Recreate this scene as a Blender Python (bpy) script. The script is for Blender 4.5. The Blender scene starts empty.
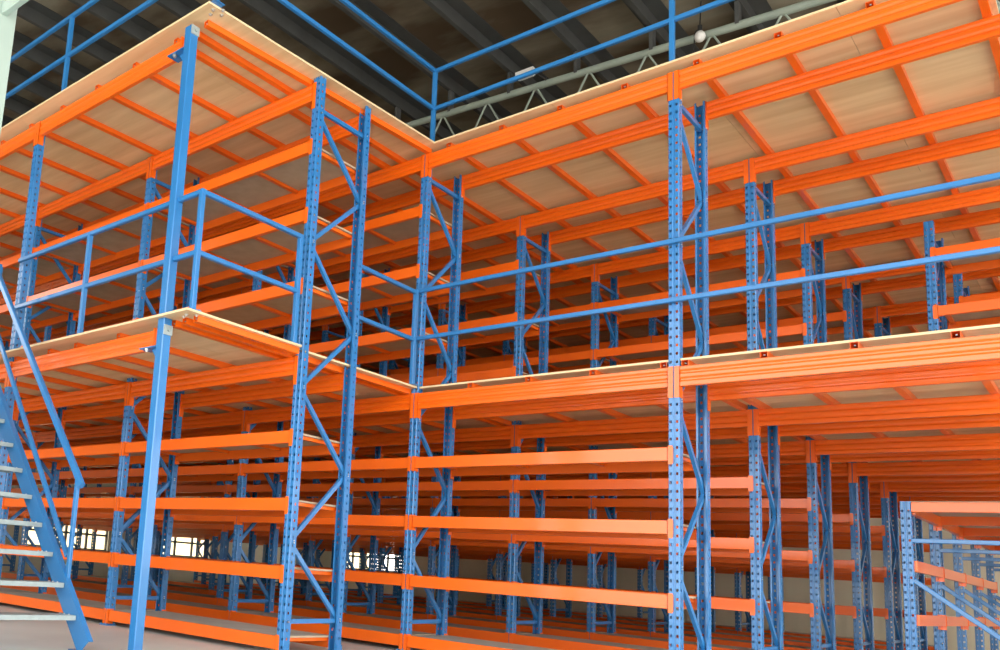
import bpy, bmesh, math, random
from mathutils import Vector, Matrix
random.seed(7)
scene = bpy.context.scene
COL = scene.collection
V = Vector

# ------------------------------------------------------------------ materials
def mat(name, base, rough=0.5, metal=0.0, spec=0.5, coat=0.0):
    m = bpy.data.materials.new(name); m.use_nodes = True
    b = m.node_tree.nodes['Principled BSDF']
    b.inputs['Base Color'].default_value = (*base, 1)
    b.inputs['Roughness'].default_value = rough
    b.inputs['Metallic'].default_value = metal
    b.inputs['Specular IOR Level'].default_value = spec
    b.inputs['Coat Weight'].default_value = coat
    b.inputs['Coat Roughness'].default_value = 0.1
    return m, m.node_tree, b

def noisy(name, c1, c2, rough=0.5, scale=(1, 1, 1), freq=4, metal=0, bump=0.0, detail=5, lo=.35, hi=.7, spec=.5, coat=0, wear=None):
    m, nt, b = mat(name, c1, rough, metal, spec, coat)
    tc = nt.nodes.new('ShaderNodeTexCoord'); mp = nt.nodes.new('ShaderNodeMapping')
    geo = nt.nodes.new('ShaderNodeNewGeometry')
    mp.inputs['Scale'].default_value = scale
    n = nt.nodes.new('ShaderNodeTexNoise'); n.inputs['Scale'].default_value = freq; n.inputs['Detail'].default_value = detail
    r = nt.nodes.new('ShaderNodeValToRGB')
    r.color_ramp.elements[0].position = lo; r.color_ramp.elements[0].color = (*c1, 1)
    r.color_ramp.elements[1].position = hi; r.color_ramp.elements[1].color = (*c2, 1)
    nt.links.new(geo.outputs['Position'], mp.inputs['Vector']); nt.links.new(mp.outputs[0], n.inputs['Vector'])
    nt.links.new(n.outputs['Fac'], r.inputs['Fac']); nt.links.new(r.outputs[0], b.inputs['Base Color'])
    if bump:
        bp = nt.nodes.new('ShaderNodeBump'); bp.inputs['Strength'].default_value = bump; bp.inputs['Distance'].default_value = .01
        nt.links.new(n.outputs['Fac'], bp.inputs['Height']); nt.links.new(bp.outputs[0], b.inputs['Normal'])
    return m

ORANGE = noisy('orange_paint', (0.90, 0.145, 0.004), (0.86, 0.128, 0.003), .33, freq=1.5, coat=.42)
BLUE = noisy('blue_paint', (0.024, 0.19, 0.49), (0.021, 0.168, 0.43), .33, freq=1.5, coat=.42)
PLY = noisy('plywood', (0.80, 0.58, 0.33), (0.62, 0.40, 0.20), .6, scale=(.35, 3.5, 3), freq=2.2, bump=.1, lo=.3, hi=.75)
PLYEDGE = noisy('pale_plywood_edge', (0.78, 0.62, 0.38), (0.66, 0.5, 0.28), .6, scale=(1, 1, 40), freq=3)
MDF = noisy('shelf_board', (0.47, 0.36, 0.25), (0.40, 0.30, 0.20), .65, freq=6)
DUST = noisy('dusty_board_top', (0.46, 0.45, 0.42), (0.38, 0.37, 0.34), .8, freq=3)
CONC = noisy('concrete_floor', (0.66, 0.72, 0.73), (0.54, 0.60, 0.61), .45, freq=.8, bump=.05, detail=8)
ROOF = noisy('stained_roof_sheet', (0.32, 0.29, 0.22), (0.11, 0.075, 0.045), .8, scale=(.5, 1.3, 1), freq=.9, lo=.38, hi=.62, detail=9)
PURLIN = noisy('grey_purlin_steel', (0.08, 0.085, 0.085), (0.06, 0.062, 0.062), .6, freq=3)
TRUSS = noisy('pale_green_steel', (0.36, 0.42, 0.36), (0.28, 0.34, 0.30), .5, freq=3)
WALL = noisy('beige_wall_sheet', (0.66, 0.60, 0.46), (0.60, 0.54, 0.40), .7, freq=1.0)
GALV = noisy('galvanised_steel', (0.33, 0.40, 0.41), (0.27, 0.33, 0.34), .45, freq=14, metal=.1)
STEEL = mat('bolt_steel', (0.7, 0.7, 0.68), .3, .9)[0]
PALE = noisy('pale_column_paint', (0.36, 0.46, 0.41), (0.33, 0.42, 0.38), .5, freq=2)
WHITE = mat('white_plastic', (.8, .8, .78), .4)[0]
BLACK = mat('black_cable', (.02, .02, .02), .6)[0]
CREAM = mat('cream_backdrop', (.85, .72, .45), .8)[0]
GROUND = noisy('outdoor_concrete', (0.5, 0.48, 0.45), (0.44, 0.42, 0.4), .8, freq=.5)
# corrugated look on walls and roof
def corrugate(m, axis, freq, dist=.03):
    nt = m.node_tree; b = nt.nodes['Principled BSDF']
    geo = nt.nodes.new('ShaderNodeNewGeometry'); w = nt.nodes.new('ShaderNodeTexWave')
    w.bands_direction = axis; w.inputs['Scale'].default_value = freq; w.inputs['Distortion'].default_value = 0
    bp = nt.nodes.new('ShaderNodeBump'); bp.inputs['Distance'].default_value = dist; bp.inputs['Strength'].default_value = .6
    nt.links.new(geo.outputs['Position'], w.inputs['Vector']); nt.links.new(w.outputs['Fac'], bp.inputs['Height'])
    nt.links.new(bp.outputs[0], b.inputs['Normal'])
corrugate(WALL, 'X', 1.3, .008); corrugate(ROOF, 'Y', .8, .006)

# ------------------------------------------------------------------ mesh helpers
class MB:
    def __init__(s): s.v = []; s.f = []; s.mi = []
    def quad(s, pts, mi=0):
        n = len(s.v); s.v += [tuple(p) for p in pts]; s.f.append(tuple(range(n, n + len(pts)))); s.mi.append(mi)
    def box(s, x0, x1, y0, y1, z0, z1, mi=0):
        n = len(s.v)
        s.v += [(x, y, z) for z in (z0, z1) for (x, y) in ((x0, y0), (x1, y0), (x1, y1), (x0, y1))]
        for f in ((3, 2, 1, 0), (4, 5, 6, 7), (0, 1, 5, 4), (1, 2, 6, 5), (2, 3, 7, 6), (3, 0, 4, 7)):
            s.f.append(tuple(n + i for i in f)); s.mi.append(mi)
    def bar(s, a, b, w, h, up=(0, 0, 1), mi=0, bev=0):
        a = V(a); b = V(b); d = (b - a).normalized(); u = V(up)
        if abs(d.dot(u)) > .98: u = V((0, 1, 0))
        r = d.cross(u).normalized(); u = r.cross(d).normalized()
        n = len(s.v)
        c = min(w, h) * bev
        prof = [(-w/2, -h/2), (w/2, -h/2), (w/2, h/2), (-w/2, h/2)] if not bev else \
            [(-w/2+c, -h/2), (w/2-c, -h/2), (w/2, -h/2+c), (w/2, h/2-c), (w/2-c, h/2), (-w/2+c, h/2), (-w/2, h/2-c), (-w/2, -h/2+c)]
        k = len(prof)
        for p in (a, b):
            for (x, y) in prof: s.v.append(tuple(p + r*x + u*y))
        for i in range(k):
            j = (i+1) % k
            s.f.append((n+i, n+j, n+k+j, n+k+i)); s.mi.append(mi)
        s.f.append(tuple(n+i for i in range(k))[::-1]); s.mi.append(mi)
        s.f.append(tuple(n+k+i for i in range(k))); s.mi.append(mi)
    def prism(s, prof, x0, x1, mi=0):
        """profile of (y,z) points extruded along x, closed"""
        n = len(s.v); k = len(prof)
        for x in (x0, x1): s.v += [(x, y, z) for y, z in prof]
        for i in range(k):
            j = (i+1) % k; s.f.append((n+j, n+i, n+k+i, n+k+j)); s.mi.append(mi)
        s.f.append(tuple(n+i for i in range(k))); s.mi.append(mi)
        s.f.append(tuple(n+k+i for i in range(k))[::-1]); s.mi.append(mi)
    def cyl(s, a, b, r, k=10, mi=0):
        a = V(a); b = V(b); d = (b-a).normalized(); u = V((0, 0, 1)) if abs(d.z) < .9 else V((1, 0, 0))
        x = d.cross(u).normalized(); y = d.cross(x); n = len(s.v)
        for p in (a, b):
            for i in range(k):
                t = 2*math.pi*i/k; s.v.append(tuple(p + x*r*math.cos(t) + y*r*math.sin(t)))
        for i in range(k):
            j = (i+1) % k; s.f.append((n+i, n+j, n+k+j, n+k+i)); s.mi.append(mi)
        s.f.append(tuple(n+i for i in range(k))[::-1]); s.mi.append(mi)
        s.f.append(tuple(n+k+i for i in range(k))); s.mi.append(mi)
    def mesh(s, name, mats, smooth=False):
        me = bpy.data.meshes.new(name); me.from_pydata(s.v, [], s.f)
        for m in (mats if isinstance(mats, (list, tuple)) else [mats]): me.materials.append(m)
        me.polygons.foreach_set('material_index', s.mi)
        bm = bmesh.new(); bm.from_mesh(me); bmesh.ops.recalc_face_normals(bm, faces=bm.faces); bm.to_mesh(me); bm.free()
        if smooth: me.polygons.foreach_set('use_smooth', [True]*len(me.polygons))
        me.update(); return me

def link(name, me, parent=None, loc=(0, 0, 0), rz=0, sx=1):
    o = bpy.data.objects.new(name, me); COL.objects.link(o)
    o.location = loc; o.rotation_euler = (0, 0, rz)
    if sx != 1: o.scale = (sx, 1, 1)
    if parent: o.parent = parent
    return o
def tag(o, label, cat, group=None):
    o['label'] = label; o['category'] = cat
    if group: o['group'] = group
    return o
def thing(name, label, cat, loc=(0, 0, 0), group=None):
    o = bpy.data.objects.new(name, None); COL.objects.link(o); o.location = loc; o.empty_display_size = .1
    return tag(o, label, cat, group)
def sub(name, parent, loc=(0, 0, 0), rz=0):
    o = bpy.data.objects.new(name, None); COL.objects.link(o); o.location = loc; o.rotation_euler = (0, 0, rz); o.parent = parent
    o.empty_display_size = .05
    return o
def struct(name, me, loc=(0, 0, 0)):
    o = link(name, me, None, loc); o['kind'] = 'structure'; return o

# ------------------------------------------------------------------ dimensions (metres)
XC = [-13.26, -10.60, -7.94, -5.278, -2.664, 0.0, 2.712, 5.38]      # frame lines
ROW = [-1.890, 0.0, 2.156, 4.337, 6.450, 8.482, 10.55, 12.62]
D = 0.744
D0 = .80                                                       # the front rack is a little deeper
TOP, MID = 5.5, 2.732
LOW = [0.168, 0.785, 1.405, 2.032]
UPP = [3.485, 4.195, 4.90]
BACK = ROW[-1] + D + .12
JH, BT = .055, .02                                             # joist height, board thickness

# ------------------------------------------------------------------ perforated upright
def upright_mesh(h, name='upright'):
    # open profile: lip, flange, side, web with a centre groove, side, flange, lip ; True marks a hole column
    P = [(-.030, .082), (-.046, .082), (-.046, .060), (-.046, .048), (-.046, .030), (-.046, .006), (-.041, .0), (-.036, .0), (-.017, .0),
         (-.011, .0), (-.006, .006), (.006, .006), (.011, .0), (.017, .0), (.036, .0), (.041, .0), (.046, .006), (.046, .030), (.046, .048), (.046, .060), (.046, .082), (.030, .082)]
    holes = {3, 7, 13, 17}
    zs = [0.0]; hz = []
    z = .075
    while z + .03 < h:
        zs += [z - .012, z + .012]; hz.append(len(zs) - 2); z += .075
    zs.append(h)
    hz = set(hz)
    bm = bmesh.new()
    grid = [[bm.verts.new((x, y, zz)) for (x, y) in P] for zz in zs]
    for r in range(len(zs) - 1):
        for c in range(len(P) - 1):
            if r in hz and c in holes: continue
            bm.faces.new((grid[r][c], grid[r][c+1], grid[r+1][c+1], grid[r+1][c]))
    bmesh.ops.recalc_face_normals(bm, faces=bm.faces)
    bmesh.ops.solidify(bm, geom=bm.faces[:], thickness=.0025)
    me = bpy.data.meshes.new(name); bm.to_mesh(me); bm.free(); me.materials.append(BLUE); return me
UP_FULL = upright_mesh(TOP + .0)
UP_END = upright_mesh(TOP + .09)

def foot_mesh():
    m = MB(); m.box(-.07, .07, -.03, .1, .0, .008); m.box(-.052, -.0475, -.004, .075, .008, .09); m.box(.0475, .052, -.004, .075, .008, .09)
    m.cyl((-.058, -.015, .008), (-.058, -.015, .022), .009, 6); m.cyl((.058, .085, .008), (.058, .085, .022), .009, 6)
    return m.mesh('foot_plate', BLUE)
FOOT = foot_mesh()

def brace_mesh(z0, z1, d=D, name='brace'):
    """channel strut from the front upright (z0) to the rear upright (z1), plus bolts"""
    m = MB(); a = V((0, .045, z0)); b = V((0, d - .045, z1)); t = (b - a).normalized(); n = V((1, 0, 0)).cross(t)
    for off in (-.019, .019):
        m.bar(a + n*off, b + n*off, .004, .030, up=V((1, 0, 0)))
    m.bar(a + V((.0145, 0, 0)), b + V((.0145, 0, 0)), .040, .003, up=V((1, 0, 0)))
    for p in (a, b): m.cyl(p + V((-.056, 0, 0)), p + V((.056, 0, 0)), .007, 6, mi=1)
    return m.mesh(name, [BLUE, STEEL])
NODES = [(0.30, 0.31), (1.00, 0.33), (1.02, 1.69), (2.43, 1.71), (2.45, 3.10), (3.85, 3.12), (3.87, 4.49), (5.18, 4.51), (5.23, 5.23)]
BR_FULL = [brace_mesh(a, b) for a, b in NODES]; BR_WIDE = [brace_mesh(a, b, D0) for a, b in NODES]

def add_frame(parent, x, y, z=0, up=None, braces=None, d=D, foot=True):
    fr = sub('upright_frame', parent, (x, y, z))
    up = up or UP_FULL; braces = braces if braces is not None else BR_FULL
    a = link('upright', up, fr); b = link('upright', up, fr, (0, d, 0), math.pi)
    if foot:
        link('foot_plate', FOOT, fr); link('foot_plate', FOOT, fr, (0, d, 0), math.pi)
    for bm_ in braces: link('brace', bm_, fr)
    return fr

# ------------------------------------------------------------------ beams
LB = 2.66   # nominal bay length the beam meshes are drawn at
def beam_profile(h, grooved):
    y0, y1 = .000, .046
    if grooved:
        f = [(0, -h*.78), (.012, -h*.69), (.012, -h*.63), (0, -h*.54), (0, -h*.40), (.012, -h*.31), (.012, -h*.25), (0, -h*.16)]
        p = [(y1-.004, 0), (y1, -.004)] + [(y1-a, b) for a, b in f[::-1]] + [(y1, -h+.004), (y1-.004, -h), (y0+.004, -h), (y0, -h+.004)] + [(y0+a, b) for a, b in f] + [(y0, -.004), (y0+.004, 0)]
    else:
        p = [(y1, -.022), (y1, -h), (y0+.004, -h), (y0, -h+.004), (y0, -.004), (y0+.004, 0), (y0+.026, 0), (y0+.026, -.022)]
    return p
def conn_geo(m, x, sgn, ph):
    """end plate hooked on the upright at x; the beam leaves towards sgn"""
    def bx(a, b, *r): m.box(min(x+a*sgn, x+b*sgn), max(x+a*sgn, x+b*sgn), *r)
    if ph > .2:
        bx(.005, .052, -.0055, -.0015, -ph, .004)
    else:
        bx(.010, .052, -.0055, -.0015, -ph, .012); bx(.005, .03, -.0065, -.0015, -ph+.012, 0)
    bx(.0475, .052, -.0055, .062, -ph, .004 if ph > .2 else .012)
    for k in range(3 if ph < .2 else 5):
        zz = -.02 - k*(ph-.04)/(2 if ph < .2 else 4)
        m.cyl((x+sgn*.027, -.009, zz), (x+sgn*.027, -.004, zz), .0055, 6)
def beam_mesh(h, grooved, ph, joined, name='load_beam'):
    m = MB(); m.prism(beam_profile(h, grooved), .052, LB-.052)
    if joined: conn_geo(m, 0, 1, ph); conn_geo(m, LB, -1, ph)
    return m.mesh(name, ORANGE)
def conn_mesh(ph, right):
    m = MB(); conn_geo(m, LB if right else 0, -1 if right else 1, ph); return m.mesh('beam_connector', ORANGE)
BEAMS = {}
for kind, h, g, ph in (('deck', .175, True, .272), ('shelf', .118, False, .15)):
    BEAMS[kind] = dict(near=beam_mesh(h, g, ph, False), far=beam_mesh(h, g, ph, True), l=conn_mesh(ph, False), r=conn_mesh(ph, True))

def add_beam(parent, x0, x1, y, z, kind, near, rear=False):
    if rear: y = parent['rear_y']
    B = BEAMS[kind]; s = (x1 - x0) / LB
    if rear: o = link('load_beam', B['near' if near else 'far'], parent, (x1, y, z), math.pi, s)
    else: o = link('load_beam', B['near' if near else 'far'], parent, (x0, y, z), 0, s)
    if near:
        link('beam_connector', B['l'], o); link('beam_connector', B['r'], o)
    return o

def shelf_mesh():
    m = MB(); m.box(.055, LB-.055, .028, D-.028, -.020, -.002); m.mi[1] = 1; return m.mesh('shelf_panel', [MDF, DUST])
SHELF = shelf_mesh()
def bar_mesh():
    m = MB(); y0, y1 = .047, D-.047
    m.box(-.02, .02, y0, y1, -.023, -.020); m.box(-.02, -.017, y0, y1, -.055, -.020); m.box(.017, .02, y0, y1, -.055, -.020)
    m.box(-.02, .02, y0, y0+.003, -.055, -.020); m.box(-.02, .02, y1-.003, y1, -.055, -.020)
    m.box(-.02, .02, y0, y1, -.055, -.052)
    return m.mesh('support_bar', ORANGE)
SBAR = bar_mesh()

# ------------------------------------------------------------------ the rack rows
RLABEL = [
 'rack behind the plain square post and staircase, ending in a free-standing perforated frame',
 'rack crossed by the two long blue handrails, its tall perforated frame showing full height',
 'rack one aisle behind the two long handrails, its upper shelves on one side only',
 'rack two aisles behind the long handrails, upper shelves on both sides of its thin frame',
 'rack three aisles behind the long handrails, seen as slim frames between nearer ones',
 'rack four aisles behind the long handrails, small shaded frames',
 'dim rack five aisles behind the long handrails, last but one before the beige wall',
 'dim rack standing closest to the beige back wall, behind all other rows']
for r, y in enumerate(ROW):
    R = thing('storage_rack', RLABEL[r], 'rack', (0, y, 0), 'rows of blue and orange storage racks')
    near = r < 3; d_ = D0 if r == 0 else D; R['rear_y'] = d_
    if r == 0: cols = [2, 3, 4, 5]
    else: cols = list(range(len(XC)))
    for c in cols:
        add_frame(R, XC[c] + (.03 if r == 0 else 0), 0, 0, UP_END if (r == 0 and c == 5) else UP_FULL, BR_WIDE if r == 0 else BR_FULL, d_)
    for i in cols[:-1]:
        x0, x1 = XC[i], XC[i+1]
        if r == 0: x0 += .03; x1 += .03
        for zz in (MID, TOP):
            add_beam(R, x0, x1, 0, zz, 'deck', near); add_beam(R, x0, x1, D, zz, 'deck', near, True)
        lv = []
        if i < 6: lv += LOW
        if i < 5 or (i == 5 and r >= 3): lv += UPP
        for zz in lv:
            add_beam(R, x0, x1, 0, zz, 'shelf', near); add_beam(R, x0, x1, D, zz, 'shelf', near, True)
            sp = link('shelf_panel', SHELF, R, (x0, 0, zz), 0, (x1-x0)/LB); sp.scale.y = (d_-.05)/(D-.05)
            if r < 5:
                for t in (.10, .95, 1.75, LB-.10): link('support_bar', SBAR, sp, (t, 0, 0))

# ------------------------------------------------------------------ mezzanine decks
def joist_mesh(y0, y1):
    m = MB(); w = .028; t = .003; z0, z1 = 0, JH
    m.box(-w, w, y0, y1, z1-t, z1); m.box(-w, w, y0, y1, z0, z0+t)
    m.box(-w, -w+t, y0, y1, z0+t, z1-t); m.box(w-t, w, y0, y1, z0+t, z1-t)
    # inner lip that shows at the open end
    m.box(-.002, .010, y0+.004, y0+.008, z0+.022, z0+.030, mi=1)
    return m.mesh('joist', [ORANGE, GALV])
JL = joist_mesh(-3.19, BACK); JR = joist_mesh(.012, BACK)
def long_beam(x0, x1, kind):
    m = MB(); m.prism(beam_profile(.17, True), x0, x1); return m.mesh('edge_beam', ORANGE)
PX0, PX1 = -3.0, -.265            # perforated post and square post under the front edge
FY = -3.20
def deck(z, label, jl, jr, over, ex0=.06, ex1=.17, exb=None):
    Dk = thing('mezzanine_deck', label, 'deck', (0, 0, z), 'plywood mezzanine decks')
    for x in jl: link('joist', JL, Dk, (x, 0, 0))
    for x in jr: link('joist', JR, Dk, (x, 0, 0))
    # plywood sheets, laid in strips along x with tight seams
    zt = JH + BT; g = .0015
    def sheet(x0, x1, y0, y1):
        m = MB(); m.box(x0, x1, y0, y1, JH, zt)
        if abs(x1 - .125 + g) < .002 and y1 <= -over:      # the free edge runs very slightly out of square
            m.v = [((ex0 + (ex1-ex0)*(y+3.345)/3.3 if y < -1.962 or exb is None else exb) if x > x1-.001 else x, y, z_) for x, y, z_ in m.v]
        for i in range(len(m.f)):
            if i in (2, 3, 4, 5): m.mi[i] = 1
        link('plywood_sheet', m.mesh('plywood_sheet', [PLY, PLYEDGE]), Dk)
    g = .0015
    ys = [-3.345, -2.13, -.91, -over] if exb is None else [-3.345, -1.962, -.91, -over]
    for a, b in zip(ys, ys[1:]):
        xs = [-8.05, -5.62, -3.2, -.76, .125] if a != ys[1] else [-8.05, -6.84, -4.4, -1.96, .125]
        for c, d in zip(xs, xs[1:]): sheet(c+g, d-g, a+g, b-g)
    ys = [-over, 1.19, 2.41, 3.63, 4.85, 6.07, 7.29, 8.51, 9.73, 10.95, 12.17, BACK]
    for k, (a, b) in enumerate(zip(ys, ys[1:])):
        xs = [XC[0]-.1, -10.64, -8.2, -5.76, -3.32, -.88, 1.56, 4.0, XC[-1]-.45]
        if k % 2: xs = [xs[0]] + [x + 1.22 for x in xs[:-2]] + [xs[-1]]
        for c, d in zip(xs, xs[1:]): sheet(c+g, d-g, a+g, b-g)
    # edge beams carried by the posts in front of the first rack
    for x0, x1 in ((-8.05, PX0-.05), (PX0+.05, PX1-.20)):
        m = MB(); m.prism([(p[0], p[1]) for p in beam_profile(.17, True)], x0, x1)
        eb = link('edge_beam', m.mesh('edge_beam', ORANGE), Dk, (0, FY, 0))
    m = MB(); m.box(PX0+.005, PX0+.055, -.006, -.002, -.27, .003); m.box(PX0+.05, PX0+.055, -.006, .06, -.27, .003)
    m.box(PX0-.055, PX0-.005, -.006, -.002, -.27, .003); m.box(PX0-.055, PX0-.05, -.006, .06, -.27, .003)
    link('beam_connector', m.mesh('beam_connector', ORANGE), eb)
    m = MB(); m.box(PX1-.21, PX1-.195, -.012, .056, -.165, .02); m.box(PX1-.32, PX1-.19, -.012, .056, -.165, -.155)
    link('beam_end_plate', m.mesh('beam_end_plate', ORANGE), eb)
    # cluster of bolts under the corner, holding the rail post above
    for bx_, by_ in ((.02, -3.26), (.08, -3.20), (.02, -3.16), (-.05, -3.23)):
        m = MB(); m.cyl((bx_, by_, JH-.018), (bx_, by_, JH), .009, 6); m.cyl((bx_, by_, JH-.006), (bx_, by_, JH), .018, 10)
        link('bolt', m.mesh('bolt', STEEL), Dk)
    return Dk
jl_top = [-.34, -.58, -1.22, -1.87, -2.54, -3.2, -3.86, -4.52, -5.18, -5.84, -6.5, -7.16, -7.82]
back_left = [-8.5 - .67*i for i in range(8)]
DT_ = deck(TOP, 'upper plywood mezzanine deck on orange joists, just below the dark roof', jl_top, [.30+.652*i for i in range(8)], .075)
link('joist', joist_mesh(0, 3.22), DT_, (-.15, -3.19, 0), -math.atan(.19/3.2))
jl_mid = [-.085, -.23, -1.03, -1.74, -2.23, -2.9, -3.55, -4.2, -4.9, -5.6, -6.3, -7.0, -7.7]
deck(MID, 'lower plywood mezzanine deck at half height, with the staircase rising to it', jl_mid, [.68, 1.33, 1.98, 2.62, 2.80, 3.41, 4.03, 4.64], -.02, .13, .13, .03)
m = MB(); link('joist', joist_mesh(-3.19, -1.95), [o for o in COL.objects if o.get('category') == 'deck'][1], (.06, 0, 0))
JB = joist_mesh(.012, BACK)
for Dk in [o for o in COL.objects if o.get('category') == 'deck']:
    for x in back_left: 
        if x > XC[0]: link('joist', JB, Dk, (x, 0, 0))

# ------------------------------------------------------------------ posts carrying the front edge
SP = thing('support_post', 'plain light blue square steel post under the protruding deck corner', 'post', (PX1, -3.30, 0))
m = MB(); m.bar((0, .045, .01), (0, .045, TOP-.005), .09, .09, bev=.08); link('shaft', m.mesh('shaft', BLUE), SP)
m = MB(); m.box(-.1, .1, -.055, .145, 0, .012)
for dx in (-.075, .075):
    for dy in (-.03, .12): m.cyl((dx, dy, .012), (dx, dy, .03), .01, 6)
link('base_plate', m.mesh('base_plate', BLUE), SP)
for z in (TOP, MID):
    m = MB()
    m.box(-.30, -.045, .02, .15, z-.178, z-.168)
    m.v += [(-.045, .08, z-.178), (-.20, .08, z-.178), (-.045, .08, z-.36), (-.045, .09, z-.178), (-.20, .09, z-.178), (-.045, .09, z-.36)]
    n = len(m.v)-6
    for f in ((0, 1, 2), (5, 4, 3), (0, 3, 4, 1), (1, 4, 5, 2), (2, 5, 3, 0)): m.f.append(tuple(n+i for i in f)); m.mi.append(0)
    br = link('bracket', m.mesh('bracket', BLUE), SP)
    m = MB(); m.cyl((-.22, .045, z-.205), (-.22, .045, z-.168), .012, 8); m.cyl((-.22, .045, z-.19), (-.22, .045, z-.178), .022, 6)
    link('bolt', m.mesh('bolt', STEEL), br)
    m = MB(); m.box(.046, .056, .0, .09, z-.09, z-.005); m.cyl((.056, .045, z-.05), (.075, .045, z-.05), .014, 6)
    link('clip', m.mesh('clip', GALV), SP)

PP = thing('perforated_post', 'single perforated blue post under the deck edge beside the staircase top', 'post', (PX0, FY, 0))
link('shaft', UP_FULL, PP); link('foot_plate', FOOT, PP)

# ------------------------------------------------------------------ guard rails
def rail_bar(parent, a, b, name='rail', w=.042, h=.042):
    m = MB(); m.bar(a, b, w, h, bev=.12); return link(name, m.mesh(name, BLUE), parent)
def guard(label, posts, rails, z, group='blue square-tube guard rails'):
    g = thing('guard_rail', label, 'guard rail', (0, 0, 0), group)
    for (x, y, h) in posts:
        m = MB(); m.bar((x, y, z+.006), (x, y, z+h), .045, .045, bev=.1)
        p = link('post', m.mesh('post', BLUE), g)
        m = MB(); m.box(x-.055, x+.055, y-.055, y+.055, z, z+.006)
        for dx in (-.04, .04):
            for dy in (-.04, .04): m.cyl((x+dx, y+dy, z+.006), (x+dx, y+dy, z+.016), .007, 6)
        link('base_plate', m.mesh('base_plate', BLUE), p)
    for a, b in rails: rail_bar(g, a, b)
    return g
zt = TOP+JH+BT; zu1, zu2 = 6.515, 6.045
EX, EY = .065, -3.27
guard('guard rail on the uppermost deck, against the dark roof',
      [(-7.4, EY, zu1-zt), (-4.9, EY, zu1-zt), (-2.39, EY, zu1-zt), (EX, EY, zu1-zt), (EX, .03, zu1-zt), (2.69, .03, zu1-zt), (4.85, .03, zu1-zt)],
      [((-8.0, EY, z), (EX, EY, z)) for z in (zu1, zu2)] + [((EX, EY, z), (EX, .03, z)) for z in (zu1, zu2)] +
      [((EX, .03, z), (4.87, .03, z)) for z in (zu1, zu2)], zt)
zm = MID+JH+BT; zr1, zr2 = 3.85, 3.315
guard('guard rail around the protruding corner of the lower deck, beside the plain square post',
      [(.08, -3.25, zr1-zm+.02), (-1.59, -3.25, zr1-zm), (.075, -2.02, zr1-zm)],
      [((PX0+.05, -3.25, z), (.08, -3.25, z)) for z in (zr1, zr2)] + [((.08, -3.25, z), (.078, -2.0, z)) for z in (zr1, zr2)], zm)
guard('short guard rail linking the free-standing end frame to the rack behind it',
      [(.012, -.075, zr1-zm+.03)], [((.03, ROW[0]+D0+.0, z), (.012, -.075, z)) for z in (zr1, zr2)], zm)
guard('long two-bar handrail along the open upper storey, passing the tall perforated frame',
      [], [((.03, -.028, z+.01), (2.69, -.028, z)) for z in (zr1+.015, zr2+.01)] + [((2.69, -.028, z), (5.30, -.028, z)) for z in (zr1+.015, zr2+.01)], zm)

# ------------------------------------------------------------------ staircase
ST = thing('staircase', 'blue steel staircase with galvanised treads at the outer edge of the racking', 'stairs', (0, 0, 0))
SY, SW = -3.6, .92
rise, run = .2445, .2235
sx0, sz0 = -.532, 0.0
def sp_(x, y, dz=0): return V((x, y, (sx0-x)*rise/run + dz))
xt = sx0 - (MID-.02)*run/rise
for yy in (SY, SY-SW):
    m = MB()
    dirv = (sp_(xt, 0) - sp_(sx0, 0)).normalized(); nn = V((dirv.z, 0, -dirv.x)) if False else V((-dirv.z, 0, dirv.x))
    a = sp_(sx0+.05, yy, .09); b = sp_(xt-.02, yy, .14)
    m.bar(a, b, .008, .17, up=nn)
    for s in (-1, 1):
        o = nn*(.081*s) + V((0, .022, 0)); m.bar(a+o, b+o, .045, .008, up=nn)
    m.box(sx0-.12, sx0+.06, yy-.03, yy+.07, 0, .01)
    link('stringer', m.mesh('stringer', BLUE), ST)
nst = int((MID-.05)/rise)
for k in range(nst):
    z = .275 + k*rise; x = -.745 - k*run
    m = MB()
    m.box(x-.10, x+.13, SY-SW+.01, SY-.01, z-.004, z)
    m.box(x+.126, x+.13, SY-SW+.01, SY-.01, z-.038, z-.004)
    m.box(x+.10, x+.126, SY-SW+.01, SY-.01, z-.038, z-.034)
    m.box(x-.10, x-.096, SY-SW+.01, SY-.01, z-.038, z-.004)
    for dx in (-.06, 0, .07): m.cyl((x+dx, SY-.04, z), (x+dx, SY-.04, z+.008), .007, 6, 1); m.cyl((x+dx, SY-SW+.04, z), (x+dx, SY-SW+.04, z+.008), .007, 6, 1)
    link('tread', m.mesh('tread', [GALV, STEEL]), ST)
for yy in (SY+.03, SY-SW-.03):
    hr = link('handrail', (lambda m: (m.bar(sp_(-.79, yy, 1.05), sp_(xt-.05, yy, 1.13), .045, .06, bev=.15), m.mesh('handrail', BLUE))[1])(MB()), ST)
    m = MB(); m.bar(sp_(-.90, yy, .34), sp_(xt-.05, yy, .70), .03, .045, bev=.12); link('mid_rail', m.mesh('mid_rail', BLUE), hr)
    m = MB(); m.bar(sp_(-.86, yy, 0.05), sp_(-.86, yy, 1.03), .045, .03, bev=.12); link('newel_post', m.mesh('newel_post', BLUE), hr)
    m = MB(); m.bar(sp_(xt+.05, yy, 0.0), sp_(xt+.05, yy, .98), .045, .03, bev=.12); link('newel_post', m.mesh('newel_post', BLUE), hr)

# landing guard at the stair head
guard('guard rail at the head of the staircase, beside the single perforated post',
      [(-3.30, -3.29, 1.03)], [((-5.5, -3.29, z), (-3.30, -3.29, z)) for z in (zr1, zr2)], zm)

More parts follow.
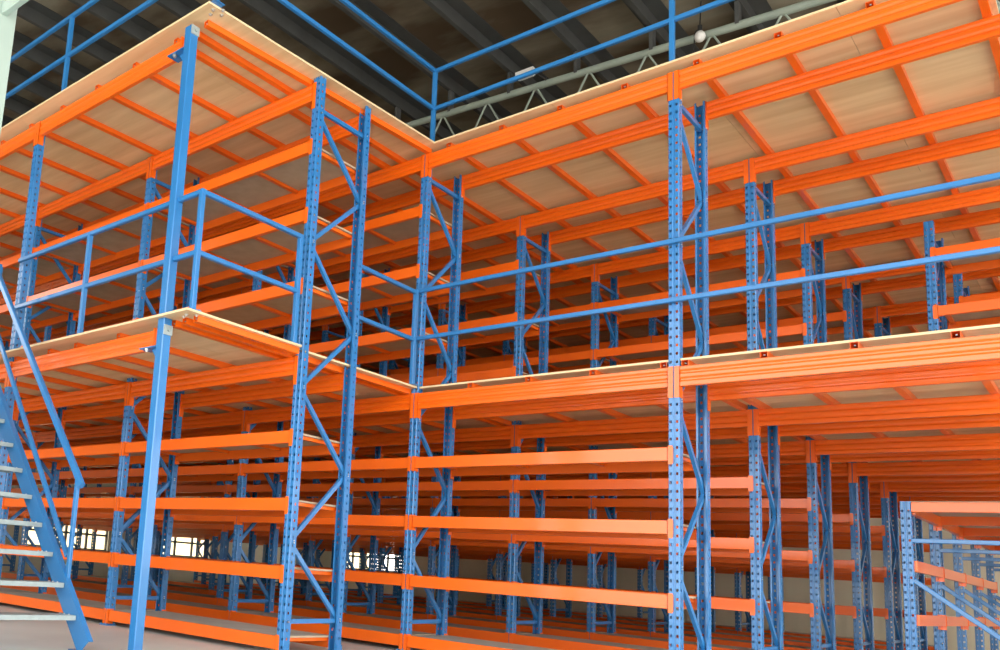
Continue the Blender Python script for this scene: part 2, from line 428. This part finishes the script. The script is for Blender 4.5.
# ------------------------------------------------------------------ short racks standing on the lower deck
def short_upright(h): return upright_mesh(h, 'upright')
SH = 5.235 - zm
UP_S = short_upright(SH); BR_S = [brace_mesh(a, b) for a, b in ((.15, .15), (.17, .85), (1.5, .87), (1.52, 2.2), (2.27, 2.27)) if b < SH]
SL = ['short deck-top rack beyond the long handrail, frontmost of the three beginning there',
      'short deck-top rack, middle one of the three beyond the long handrail',
      'short deck-top rack, rearmost of the three beyond the long handrail']
for k, r in enumerate((3, 4, 5)):
    S = thing('deck_top_rack', SL[k], 'rack', (3.95, ROW[r] + (.02 if k else 0), zm), 'short racks standing on the lower deck')
    for dx in (0, 1.36):
        add_frame(S, dx, 0, 0, UP_S, BR_S)
    for z in (4.90, 4.215, 3.5):
        m = MB(); h = .118; L = 1.36
        m.prism(beam_profile(h, False), .052, L-.052); bme = m.mesh('load_beam', ORANGE)
        for rear in (0, 1):
            o = link('load_beam', bme, S, (L if rear else 0, D if rear else 0, z-zm), math.pi if rear else 0)
            for e in (0, 1):
                m = MB(); conn_geo(m, L if e else 0, -1 if e else 1, .15); link('beam_connector', m.mesh('beam_connector', ORANGE), o)
        m = MB(); m.box(.055, L-.055, .028, D-.028, -.02, -.002); sp2 = link('shelf_panel', m.mesh('shelf_panel', MDF), S, (0, 0, z-zm))
        for t in (.1, .68, L-.1): link('support_bar', SBAR, sp2, (t, 0, 0))

# ------------------------------------------------------------------ low rack set crosswise (frames across, beams running away)
PXR = 3.78; PYS = [3.33, 4.98, 6.66, 8.28, 9.85]; PH = 1.90; PD = 1.15
LR = thing('crosswise_rack', 'low pale blue rack set crosswise under the lower deck, with bare diagonal braces', 'rack', (PXR, 0, 0))
UP_P = upright_mesh(PH)
def xbar(a, b, name='brace'):
    m = MB(); m.bar(a, b, .045, .055, up=(0, 1, 0), bev=.12); return m.mesh(name, BLUE)
for i, y in enumerate(PYS):
    fr = sub('upright_frame', LR, (0, y, 0))
    link('upright', UP_P, fr, (0, 0, 0), 0); link('upright', UP_P, fr, (PD, 0, 0), 0)
    link('foot_plate', FOOT, fr); link('foot_plate', FOOT, fr, (PD, 0, 0))
    link('brace', xbar((.046, .03, 1.50), (PD-.046, .03, 1.50)), fr)
    link('brace', xbar((.046, .03, 1.10), (PD-.046, .03, .28)), fr)
    link('brace', xbar((.046, .03, .16), (PD-.046, .03, .16)), fr)
    # cross beam on top of each frame
    m = MB(); m.prism(beam_profile(.10, False), .050, PD+.5); link('top_beam', m.mesh('top_beam', ORANGE), LR, (0, y, PH-.01))
for i in range(len(PYS)-1):
    y0, y1 = PYS[i], PYS[i+1]; L = y1-y0
    for z in (PH-.02, 1.30, .76):
        for side, xx in ((0, .050), (1, PD-.050)):
            m = MB(); m.box(-.0225, .0225, .07, L-.006, -.11, 0)
            o = link('load_beam', m.mesh('load_beam', ORANGE), LR, (xx+(.0 if side else 0), y0, z))
            m = MB(); m.box(-.052, .028, L-.008, L-.004, -.155, .012); m.box(-.026, -.0225, L-.06, L-.004, -.155, .012)
            m.cyl((-.012, L-.012, -.05), (-.012, L-.008, -.05), .006, 6)
            link('hook_plate', m.mesh('hook_plate', ORANGE), o)
    m = MB(); m.box(.03, PD+.45, .06, L-.02, -.02, -.004); link('shelf_panel', m.mesh('shelf_panel', MDF), LR, (0, y0, PH-.01+.02))

# ------------------------------------------------------------------ building shell
m = MB(); m.box(-16.2, 12.2, -12.2, 16.2, -.2, 0); struct('floor', m.mesh('floor', CONC))
m = MB(); m.box(-24.4, -24, -20, 30, -.2, 7); struct('wall_backdrop', m.mesh('wall_backdrop', CREAM))  # added backdrop wall, gives the left windows a yellowish white glow
m = MB(); m.box(-45, 45, -60, 50, -.4, -.205); g_ = struct('ground', m.mesh('ground', GROUND))
def rz(x): return 9.05 - .07*x
m = MB()
x0, x1 = -16.2, 12.2
n = len(m.v)
for zz in (0, .05):
    m.v += [(x0, -12, rz(x0)+zz), (x1, -12, rz(x1)+zz), (x1, 16.2, rz(x1)+zz), (x0, 16.2, rz(x0)+zz)]
for f in ((3, 2, 1, 0), (4, 5, 6, 7), (0, 1, 5, 4), (1, 2, 6, 5), (2, 3, 7, 6), (3, 0, 4, 7)): m.f.append(tuple(n+i for i in f)); m.mi.append(0)
struct('ceiling', m.mesh('ceiling', ROOF))
px = -15.84; k = 0
while px < 12:
    m = MB(); z = rz(px) - .005
    m.box(px-.035, px+.035, -12, 16, z-.26, z-.252); m.box(px-.004, px+.004, -12, 16, z-.252, z-.008); m.box(px-.20, px+.20, -12, 16, z-.02, z-.0)
    k += 1; struct('trim_%d' % k, m.mesh('purlin', PURLIN)); px += 1.12
# back wall, left wall with openings
def wall_with_holes(name, u0, u1, H, holes, place):
    us = sorted({u0, u1, *[h[0] for h in holes], *[h[1] for h in holes]}); zs = sorted({0, H, *[h[2] for h in holes], *[h[3] for h in holes]})
    m = MB()
    for a, b in zip(us, us[1:]):
        for c, d in zip(zs, zs[1:]):
            if any(h[0] <= a and b <= h[1] and h[2] <= c and d <= h[3] for h in holes): continue
            m.box(*place(a, b), c, d)
    struct(name, m.mesh(name, WALL))
LW = [(-11.5, -7.5, 5.8, 8.6), (-1.5, .5, .8, 2.1), (2.0, 3.6, .8, 2.1), (4.6, 7.4, .8, 2.1), (8.6, 11.4, .8, 2.1)]  # first entry is an unseen high opening added to light the roof
wall_with_holes('wall_left', -12, 16, 9.9, LW, lambda a, b: (-16.2, -16.0, a, b))
LW = LW[1:]
BW = [(-14.6, -11.6, .8, 2.1)]
wall_with_holes('wall_back', -16, 12, 9.9, BW, lambda a, b: (a, b, 16.0, 16.2))
RW = [(13.5, 15.9, .2, 6.0), (9.0, 13.0, .2, 4.5), (4.6, 8.4, .2, 4.5)]  # unseen openings added so sky light brightens the back wall
wall_with_holes('wall_right', 4, 16, 8.3, RW, lambda a, b: (12.0, 12.2, a, b))
wall_with_holes('wall_front', -16, 12, 9.9, [(-4.9, 11.0, 0, 7.2)], lambda a, b: (a, b, -12.2, -12.0))
def win(n, u0, u1, z0, z1, along_y, c):
    m = MB(); nx = 4
    def bx(a, b, c0, c1, t=.03):
        if along_y: m.box(c-t, c+t, a, b, c0, c1)
        else: m.box(a, b, c-t, c+t, c0, c1)
    for i in range(nx+1):
        u = u0 + (u1-u0)*i/nx; bx(max(u0, u-.03), min(u1, u+.03), z0, z1)
    for i in range(4):
        z = z0 + (z1-z0)*i/3; bx(u0, u1, max(z0, z-.03), min(z1, z+.03), .028)
    struct('window_%d' % n, m.mesh('window', PURLIN))
for i, h in enumerate(LW): win(i+1, h[0], h[1], h[2], h[3], True, -16.1)
win(5, *BW[0], False, 16.1)

# pale column with its haunch
CP = MB(); cy_ = -4.95
n = 0
for z, wl, wr in ((0, -.66, -.50), (5.0, -.86, -.395)):
    CP.v += [(wl, cy_-.1, z), (wr, cy_-.1, z), (wr, cy_+.1, z), (wl, cy_+.1, z)]
for f in ((3, 2, 1, 0), (4, 5, 6, 7), (0, 1, 5, 4), (1, 2, 6, 5), (2, 3, 7, 6), (3, 0, 4, 7)): CP.f.append(f); CP.mi.append(0)
pc = thing('canopy_post', 'pale green tapered steel post beside the stairs, cut by the picture edge', 'post')
link('shaft', CP.mesh('shaft', PALE), pc)
m = MB(); m.box(-.92, -.33, cy_-.14, cy_+.14, 5.0, 5.02); link('cap_plate', m.mesh('cap_plate', PALE), pc)
m = MB(); m.bar((-.42, cy_, 4.83), (.9, cy_, 4.78), .05, .09, bev=.1); link('arm', m.mesh('arm', PALE), pc)

# truss chord and web along x, below the purlins
TR = MB(); ty = 4.0
def tz(x): return 8.43 - .057*x
TR.cyl((-9, ty, tz(-9)), (8, ty, tz(8)), .055, 12)
TR.cyl((-9, ty, tz(-9)-.75), (8, ty, tz(8)-.75), .045, 10)
x = -8.57
while x < 7.6:
    TR.cyl((x, ty, tz(x)), (x+.40, ty, tz(x)-.75), .016, 6); TR.cyl((x, ty, tz(x)), (x-.40, ty, tz(x)-.75), .016, 6)
    x += .86
px = -8.0
for k in range(14):
    TR.box(px-.025, px+.025, ty-.06, ty+.06, tz(px), rz(px)-.27, 1); px += 1.12
tr = thing('roof_truss', 'pale green lattice truss under the dark roof', 'truss', (0, 0, 0)); link('lattice', TR.mesh('lattice', [TRUSS, PURLIN]), tr)

L = thing('floodlight', 'small white floodlight hung from the lattice truss under the dark roof', 'lamp', (-.93, 3.85, 8.62))
m = MB(); m.box(-.15, .15, -.06, .06, 0, .09); m.box(-.12, .12, -.045, .045, -.02, 0); link('housing', m.mesh('housing', WHITE), L)
m = MB(); m.bar((.08, 0, .08), (.30, .1, -.12), .03, .03); link('bracket', m.mesh('bracket', BLACK), L)
L = thing('bulb_lamp', 'round white bulb lamp on a cable beside the lattice truss', 'lamp', (1.65, 3.85, 8.25))
bm = bmesh.new(); bmesh.ops.create_uvsphere(bm, u_segments=16, v_segments=10, radius=.07); bmesh.ops.scale(bm, vec=(1, 1, 1.15), verts=bm.verts)
me = bpy.data.meshes.new('bulb'); bm.to_mesh(me); bm.free(); me.materials.append(WHITE); link('bulb', me, L)
m = MB(); m.cyl((0, 0, .07), (0, 0, .16), .03, 10); m.cyl((0, 0, .16), (.0, .05, .55), .008, 6); m.cyl((-.06, 0, .1), (-.14, 0, -.9), .008, 6); m.cyl((-.06, 0, .1), (0, 0, .12), .008, 6)
link('cable', m.mesh('cable', BLACK), L)

# ------------------------------------------------------------------ light
w = bpy.data.worlds.new('World'); scene.world = w; w.use_nodes = True
nt = w.node_tree; bg = nt.nodes['Background']
bg.inputs['Color'].default_value = (1.0, 0.97, 0.91, 1); bg.inputs['Strength'].default_value = 5.0
def sun(e, rx, rz_, ang):
    l = bpy.data.lights.new('sun', 'SUN'); l.energy = e; l.angle = math.radians(ang); l.color = (1, .95, .87)
    o = bpy.data.objects.new('sun', l); COL.objects.link(o); o.rotation_euler = (math.radians(rx), 0, math.radians(rz_)); return o
sun(5.0, 42, 20, 2)

# ------------------------------------------------------------------ camera
CAM = dict(c=(5.5151, -7.6611, 0.8106), yaw=-0.7983, pitch=0.1553, roll=0.0729, f=872.70, px=261.07, py=424.76)
cd = bpy.data.cameras.new('camera'); co = bpy.data.objects.new('camera', cd); COL.objects.link(co)
cy, sy = math.cos(CAM['yaw']), math.sin(CAM['yaw']); cp, sp = math.cos(CAM['pitch']), math.sin(CAM['pitch'])
F = V((sy*cp, cy*cp, sp)); R_ = V((cy, -sy, 0)); U_ = R_.cross(F)
cr, sr = math.cos(CAM['roll']), math.sin(CAM['roll'])
R2, U2 = R_*cr + U_*sr, U_*cr - R_*sr
M = Matrix((R2, U2, -F)).transposed().to_4x4(); M.translation = V(CAM['c']); co.matrix_world = M
cd.sensor_fit = 'HORIZONTAL'; cd.sensor_width = 36; cd.lens = CAM['f'] * 36 / 1000
cd.shift_x = (500 - CAM['px']) / 1000; cd.shift_y = (CAM['py'] - 325) / 1000; cd.clip_end = 200
scene.camera = co
pl = bpy.data.lights.new('opening_portal', 'AREA'); pl.shape = 'RECTANGLE'; pl.size = 15.9; pl.size_y = 7.2; pl.cycles.is_portal = True
po = bpy.data.objects.new('opening_portal', pl); COL.objects.link(po); po.location = (3.05, -12.1, 3.6); po.rotation_euler = (math.radians(90), 0, 0)
vs = scene.view_settings; vs.view_transform = 'Standard'; vs.look = 'None'; vs.gamma = 1; vs.use_curve_mapping = False; vs.exposure = 0.22
